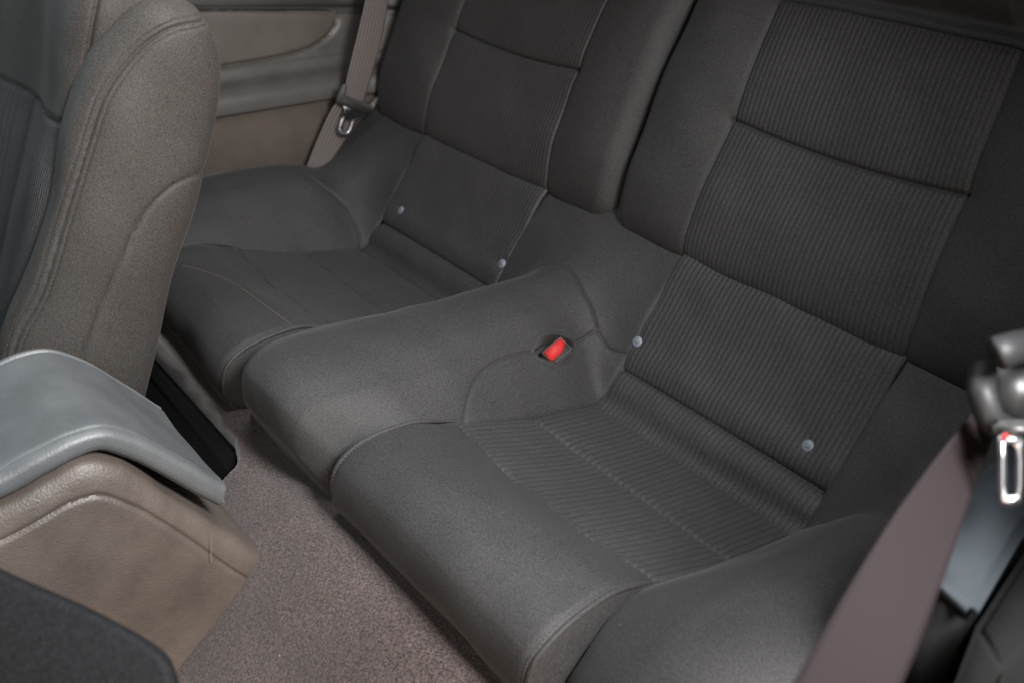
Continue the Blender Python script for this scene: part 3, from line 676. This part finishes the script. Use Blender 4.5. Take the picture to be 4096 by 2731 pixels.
for off_ in (-.0035, .0065):
    qs = resample(FSEAM, 900); tq = np.gradient(qs, axis=0); tq /= np.linalg.norm(tq, axis=1, keepdims=True); qo = qs + np.stack([tq[:, 1], -tq[:, 0]], 1) * off_
    Qs = []
    for yy, zz in qo[::6]:
        i = np.argmin((PPf[:, 1] - yy)**2 + (PPf[:, 2] - zz)**2); Qs.append((PPf[i, 0], yy, zz))
    stitch_rows(np.array(Qs), PPf, NNf, fs, pitch=.0050, ln=.0032, wd=.0007)
S.part('bolster_side', lambda U, V: ~front_of(U, V) & ~pocket(U, V), M['cloth_front'], fs)
S.part('back_cover_corner', lambda U, V: pocket(U, V) & ~front_of(U, V), M['cloth_front'], fs)
S2 = Surf(lobe_fn(-.515, .048), lin(0, 1, 121), lin(0, 10, 120), orient='out')
S2.noise(.001, 18); dz = S2.P[..., 2] - .060; S2.D += -.0025 * np.exp(-(dz / .003)**2)
S2.part('bolster_side', lambda U, V: S2.fn(U, V)[..., 2] > .060, M['cloth_front'], fs)
rbm = lambda U, V: S2.fn(U, V)[..., 2] <= .060
S2.ribs(lambda U, V: U, 60, .0012, lambda U, V: (S2.P[..., 2] <= .060) * 1.0)
S2.part('bolster_insert', rbm, M['rib'], fs)
CF = np.array([(-.80,-.30),(-.765,-.16),(-.730,-.052),(-.697,.05),(-.672,.127),(-.662,.19),(-.650,.25),(-.625,.33),(-.60,.42),(-.585,.50),(-.575,.56)])
def core_fn(U, V):
    f = pchip(CF, V.ravel()).reshape(V.shape + (2,)); top = sm(4.5, 7, V)
    hw = .150 + .020 * np.exp(-((V - 6.2) / 1.2)**2) ; d = .062
    a = 2 * np.pi * U; cs, sn = np.cos(a), np.sin(a); k = np.sign(cs) * np.abs(cs) ** .5; j = np.sign(sn) * np.abs(sn) ** .45
    x = -.36 + hw * j; y = f[..., 0] + d + d * k
    y += .022 * np.exp(-((x + .36) / .09)**2) * (k < 0) * (1 - .5 * top)
    return np.stack([x, y, f[..., 1] - (y - f[..., 0]) * .2], -1)
S3 = Surf(core_fn, lin(0, 1, 401), lin(0, 10, 220), orient='out')
isfront = lambda U: (U > .27) & (U < .73)
inline = lambda P: P[..., 2] < .118 - .28 * (P[..., 0] + .28) * 0
dz = S3.P[..., 2] - .118; S3.D += -.004 * np.exp(-(dz / .003)**2) * isfront(S3.U)
for u0 in (.30, .70): S3.seam([(u0, a) for a in lin(0, 10, 12)], .003, .0028, .003, .008)
S3.noise(.0012, 16)
S3.ribs(lambda U, V: U, 110, .0014, lambda U, V: (isfront(U) & (core_fn(U, V)[..., 2] < .118)) * 1.0)
S3.part('ribbed_insert', lambda U, V: isfront(U) & inline(core_fn(U, V)), M['rib'], fs)
S3.part('upper_panel', lambda U, V: isfront(U) & ~inline(core_fn(U, V)), M['cloth_front'], fs)
S3.part('back_cover', lambda U, V: ~isfront(U), M['cloth_front'], fs)
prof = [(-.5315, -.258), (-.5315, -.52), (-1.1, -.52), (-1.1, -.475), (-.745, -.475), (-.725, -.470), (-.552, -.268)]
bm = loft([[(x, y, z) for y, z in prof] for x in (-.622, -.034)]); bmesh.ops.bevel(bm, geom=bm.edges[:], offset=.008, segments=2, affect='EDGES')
bm_obj('footwell_shade_block', bm, M['footwell_shade'], fs)  # added black block that paints the footwell shade under the front seat

# ------------------------------------------------------------------ centre console
con = thing('centre_console', 'brown-grey plastic centre console with padded blue-grey armrest lid between the front seats', 'centre console', (0, -.8, -.42))
TT = np.array([(-1.15,-.183),(-.95,-.157),(-.834,-.136),(-.789,-.121),(-.756,-.112),(-.723,-.125),(-.677,-.178),(-.629,-.232),(-.597,-.268),(-.578,-.291)])
BBt = np.array([(-1.15,-.47),(-.95,-.465),(-.85,-.460),(-.81,-.455),(-.78,-.450),(-.75,-.444),(-.705,-.430),(-.660,-.412),(-.615,-.375),(-.588,-.330)])
SX = np.array([.112,.114,.1155,.1165,.1165,.1155,.1130,.1060,.094,.05,.0]); SH = np.array([0,.2,.4,.6,.72,.82,.90,.97,1.0,1.005,1.01])
def con_fn(U, V):
    a = np.abs(U); t = (1 - a) * 10
    x = pchip(SX, t.ravel()).reshape(t.shape); h = pchip(SH, t.ravel()).reshape(t.shape)
    T = pchip(TT, V.ravel()).reshape(V.shape + (2,)); B = pchip(BBt, V.ravel()).reshape(V.shape + (2,))
    yz = B + (T - B) * h[..., None]
    x = x * (1 - .06 * sm(7.5, 9, V))
    return np.stack([np.sign(U) * x, yz[..., 0], yz[..., 1]], -1)
S = Surf(con_fn, lin(-1, 1, 260), lin(0, 9, 260), orient='out')
CS = np.array([(-1.15,-.215),(-.95,-.187),(-.838,-.165),(-.799,-.153),(-.776,-.145),(-.752,-.144),(-.721,-.165),(-.672,-.220),(-.627,-.278),(-.586,-.327),(-.57,-.35)])
q = resample(CS, 500); d4 = np.hypot(S.P[..., 1][..., None] - q[:, 0], S.P[..., 2][..., None] - q[:, 1]).min(-1)
S.D += -.0025 * np.exp(-(d4 / .0022)**2)
lowc = lambda U, V: con_fn(U, V)[..., 2] < np.interp(con_fn(U, V)[..., 1], CS[:, 0], CS[:, 1])
S.D += .0015 * lowc(S.U, S.V) * 0
S.noise(.0006, 30)
S.part('side_panel', lambda U, V: lowc(U, V), M['console'], con)
S.part('upper_band', lambda U, V: ~lowc(U, V), M['console'], con)
# rear end cap
E1 = con_fn(lin(-1, 1, 60)[None], np.full((1, 60), 9.0))[0]; cen = E1.mean(0)
rows = [E1, cen + (E1 - cen) * .93 + [0, .004, -.002], cen + (E1 - cen) * .5 + [0, .007, -.003], cen + (E1 - cen) * .02 + [0, .008, -.003]]
idx = np.arange(240).reshape(4, 60); F = np.stack([idx[:-1, :-1], idx[:-1, 1:], idx[1:, 1:], idx[1:, :-1]], -1).reshape(-1, 4)
link('end_cap', mesh_np('end_cap', np.concatenate(rows), F, np.zeros((240, 2))), M['console'], con)
LT = np.array([(-1.15,-.165),(-.95,-.145),(-.829,-.125),(-.791,-.112),(-.760,-.103),(-.740,-.102),(-.713,-.118),(-.672,-.157),(-.640,-.190),(-.622,-.208)])
LX = np.array([.094,.0985,.1005,.1000,.0960,.0895,.0800,.060,.03,.0]); LZ = np.array([-.006,-.002,.004,.011,.0165,.0185,.0180,.0165,.0150,.0150])
def lid_fn(U, V):
    a = np.abs(U); t = (1 - a) * 9
    x = pchip(LX, t.ravel()).reshape(t.shape); h = pchip(LZ, t.ravel()).reshape(t.shape)
    b = pchip(LT, V.ravel()).reshape(V.shape + (2,)); dv = (pchip(LT, np.clip(V.ravel()+.05, 0, 9)) - pchip(LT, np.clip(V.ravel()-.05, 0, 9))).reshape(V.shape + (2,)); dv /= np.linalg.norm(dv, axis=-1, keepdims=True) + 1e-9
    n = np.stack([-dv[..., 1], dv[..., 0]], -1)
    hh = np.maximum(h, 0) * (1 - .75 * sm(8.6, 9, V)) + np.minimum(h, 0)
    yz = b + n * hh[..., None]
    return np.stack([np.sign(U) * x, yz[..., 0], yz[..., 1]], -1)
S = Surf(lid_fn, lin(-1, 1, 200), lin(0, 9, 220))
for u0 in (.40, -.40): S.seam([(u0, a) for a in lin(0, 9, 12)], .0028, .0022, .0008, .005, n=500)
for u0 in (.43, -.43): S.D += .0012 * np.exp(-((S.U - u0) / .02)**2)
S.noise(.0010, 22)
S.part('armrest_lid', None, M['lid'], con)
for a_, b_ in (((.1185, -.643, -.222), (.1185, -.6455, -.262)), ((.1185, -.5765, -.300), (.1175, -.586, -.324))):
    bm = bmesh.new(); a_, b_ = Vector(a_), Vector(b_); s_ = Vector((0, .0005, 0)); qd = [bm.verts.new(v) for v in (a_ - s_*.2, a_ + s_*.2, b_ + s_, b_ - s_)]; bm.faces.new(qd)
    bm_obj('scratch_mark', bm, M['scratch'], con, smooth=False)

# ------------------------------------------------------------------ near side objects
def ray_pt(px, py, depth):      # a measured direction from the viewpoint, at a real distance
    k = 4096 / 2352; return CAM + (RIGHT * ((px*k - 2048) / 3990.66) + DOWN * ((py*k - 1365.5) / 3990.66) + FWD) * depth
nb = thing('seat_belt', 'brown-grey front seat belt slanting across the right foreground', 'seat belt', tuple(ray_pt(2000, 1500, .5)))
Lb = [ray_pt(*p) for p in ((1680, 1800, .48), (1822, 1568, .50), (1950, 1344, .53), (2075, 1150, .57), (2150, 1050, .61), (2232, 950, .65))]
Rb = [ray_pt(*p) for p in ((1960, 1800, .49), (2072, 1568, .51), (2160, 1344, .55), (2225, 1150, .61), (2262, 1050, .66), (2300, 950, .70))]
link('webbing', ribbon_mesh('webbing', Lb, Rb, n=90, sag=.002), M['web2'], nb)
gd = thing('belt_guide', 'dark glossy belt guide loop at the right edge of the picture', 'belt guide', tuple(ray_pt(2300, 900, .62)))
def smooth_path(c, n=60): return [Vector(p) for p in resample([tuple(v) for v in c], n)]
p1 = smooth_path([ray_pt(*p) for p in ((2480, 800, .66), (2400, 790, .64), (2335, 798, .62), (2300, 808, .61), (2282, 815, .61))], 40)
link('upper_bar', tube_mesh('upper_bar', p1, .0105, 20, lambda t: 1 if t < .85 else max(.15, math.sqrt(max(0, 1 - ((t-.85)/.15)**2)))), M['guideblack'], gd)
p2 = smooth_path([ray_pt(*p) for p in ((2262, 838, .64), (2255, 870, .63), (2256, 910, .62), (2272, 955, .62), (2310, 985, .63), (2380, 1000, .65))], 60)
link('lower_bar', tube_mesh('lower_bar', p2, .0085, 20, lambda t: 1 if t > .1 else max(.2, math.sqrt(max(0, 1 - ((.1-t)/.1)**2)))), M['guideblack'], gd)
c_ = ray_pt(2345, 905, .645); bm_obj('plate', box_on(c_, RIGHT, -DOWN, -FWD, .045, .045, .012, .004), M['black'], gd)
tg = thing('belt_tongue', 'polished steel belt tongue hanging below the guide loop at the right edge', 'belt tongue', tuple(ray_pt(2322, 1080, .6)))
n_out = [(-8,22),(-8,8),(-8,-8),(-7,-19),(0,-21),(6,-19),(7,-8),(7,8),(7,20),(0,22)]
n_in = [(-3.2,17),(-3.2,8),(-3.2,-8),(-3.2,-14),(0,-15),(2.6,-14),(2.6,-8),(2.6,8),(2.6,15),(0,17)]
bm_obj('blade', prism(mm_(n_out), ray_pt(2323, 1082, .6), RIGHT, -DOWN + RIGHT*.02, .003, .0008, mm_(n_in)), M['steel'], tg)
bm_obj('cover', box_on(ray_pt(2335, 985, .605), RIGHT, -DOWN, -FWD, .030, .012, .012, .003), M['black'], tg)
bm_obj('stop_button', box_on(ray_pt(2308, 1003, .598), RIGHT, -DOWN, -FWD, .0045, .005, .004, .0015), M['red'], tg)
# quarter trim ledge on the near side, with the black door jamb outboard of it
near = thing('near_side_trim', 'smooth blue-grey plastic trim ledge beside the right-hand rear seat, behind the front belt', 'side trim panel', (.71, -.25, -.2))
def extrude(name, poly, z0, z1, bev, mat, parent=None, seg=3):
    bm = bmesh.new(); a_ = [bm.verts.new((x, y, z0)) for x, y in poly]; b_ = [bm.verts.new((x, y, z1)) for x, y in poly]; n = len(poly)
    bm.faces.new(a_[::-1]); bm.faces.new(b_)
    for i in range(n): bm.faces.new((a_[i], a_[(i+1) % n], b_[(i+1) % n], b_[i]))
    bmesh.ops.recalc_face_normals(bm, faces=bm.faces); bmesh.ops.bevel(bm, geom=bm.edges[:], offset=bev, segments=seg, affect='EDGES')
    return bm_obj(name, bm, mat, parent)
extrude('ledge_top', [(.690,-.372),(.752,-.388),(.724,-.27),(.705,-.10),(.700,.15),(.66,.15),(.645,-.08),(.665,-.25)], .012, .031, .007, M['nearledge'], near)
extrude('front_face', [(.694,-.366),(.748,-.382),(.722,-.27),(.703,-.10),(.698,.15),(.665,.15),(.66,-.10),(.672,-.25)], -.13, .0125, .004, M['jambblack'], near)
extrude('lower_face', [(.690,-.370),(.746,-.386),(.722,-.27),(.703,-.10),(.698,.15),(.665,.15),(.66,-.10),(.672,-.25)], -.40, -.133, .003, M['jambblack'], near)
jamb = extrude('door_jamb', [(.757,-.400),(.790,-.425),(.780,-.20),(.775,.20),(.712,.20),(.712,-.10),(.730,-.27)], -.40, .026, .006, M['jambblack']); tag(jamb, 'black door jamb beside the blue-grey trim ledge at the right edge', 'door jamb')
sill = extrude('door_sill', [(.800,-.62),(.90,-.62),(.90,.1),(.796,.1),(.796,-.40)], -.30, -.02, .012, M['silldark']); tag(sill, 'grey blurred door sill in the bottom right corner', 'door sill')
# near front seat, tipped forward: the cloth corner at bottom left
nf = thing('front_seat', 'right-hand front seat corner, blurred cloth edge at the bottom left', 'front seat', (.36, -.9, -.4))
pts = resample([(-120, 1240), (30, 1318), (200, 1392), (330, 1462), (384, 1502), (402, 1535), (420, 1620), (425, 1800)], 30).tolist() + resample([(400, 1900), (100, 1900), (-200, 1900), (-260, 1600), (-220, 1300)], 16).tolist()
def nf_ring(depth, dx, dy, sc_): return [ray_pt(80 + (x - 80) * sc_ + dx, 1650 + (y - 1650) * sc_ + dy, depth) for x, y in pts]
bm_obj('backrest', loft([nf_ring(.610, 0, 0, .90), nf_ring(.612, 0, 0, .955), nf_ring(.620, 0, 0, .985), nf_ring(.634, 0, 0, 1.0), nf_ring(.66, -4, 4, .995), nf_ring(.74, -30, 40, .96), nf_ring(.80, -50, 60, .93)]), M['shaded_cloth'], nf)

# ------------------------------------------------------------------ lint, crumbs
bm = bmesh.new()
def speck(p, r):
    bmesh.ops.create_icosphere(bm, subdivisions=1, radius=r, matrix=Matrix.Translation(p) @ Matrix.Rotation(random.random()*3, 4, 'X') @ Matrix.Diagonal((1, .7, .6, 1)))
for _ in range(12):
    x, y = random.uniform(-.05, .40), random.uniform(-.80, -.53)
    z = floor_fn(np.array([[x]]), np.array([[y]]))[0, 0, 2]; speck((x, y, z + .001), random.choice((.0005, .0006, .0009)))
cb = bm_obj('crumbs', bm, M['crumb'], None, smooth=False); tag(cb, 'tan crumbs scattered on the dark floor carpet', 'crumbs', kind='stuff')
bm = bmesh.new()
for _ in range(30):
    s_ = random.random()
    if s_ < .45: P = ridge_fn(np.array([[random.uniform(-.7, .9)]]), np.array([[random.uniform(3, 10.5)]]))[0, 0]
    elif s_ < .7: P = seat_fn(np.array([[random.random()]]), np.array([[random.uniform(5, 10)]]), random.choice((1, -1)))[0, 0]
    else: P = outer_fn(np.array([[random.random()*.5]]), np.array([[random.uniform(4, 9)]]), random.choice((1, -1)))[0, 0]
    speck(Vector(P) + Vector((0, 0, .0008)), random.choice((.0003, .0004, .0006)))
lt = bm_obj('lint', bm, M['lint'], None, smooth=False); tag(lt, 'tiny pale lint specks on the dark seat cloth', 'lint', kind='stuff')
hp = []
for u_, v_ in ((.25, 8.9), (.35, 8.6), (.5, 8.25), (.7, 8.1), (.85, 8.05), (1 - .02, 8.0)):
    P = seat_fn(np.array([[1 - u_]]), np.array([[v_]]), -1)[0, 0]; hp.append((P[0], P[1] - .0005, P[2] + .0016))
hr = link('stray_hair', tube_mesh('stray_hair', smooth_path([Vector(p) for p in hp], 60), .00009, 5), M['crumb']); tag(hr, 'pale curved hair lying on the left-hand rear seat nose', 'hair')
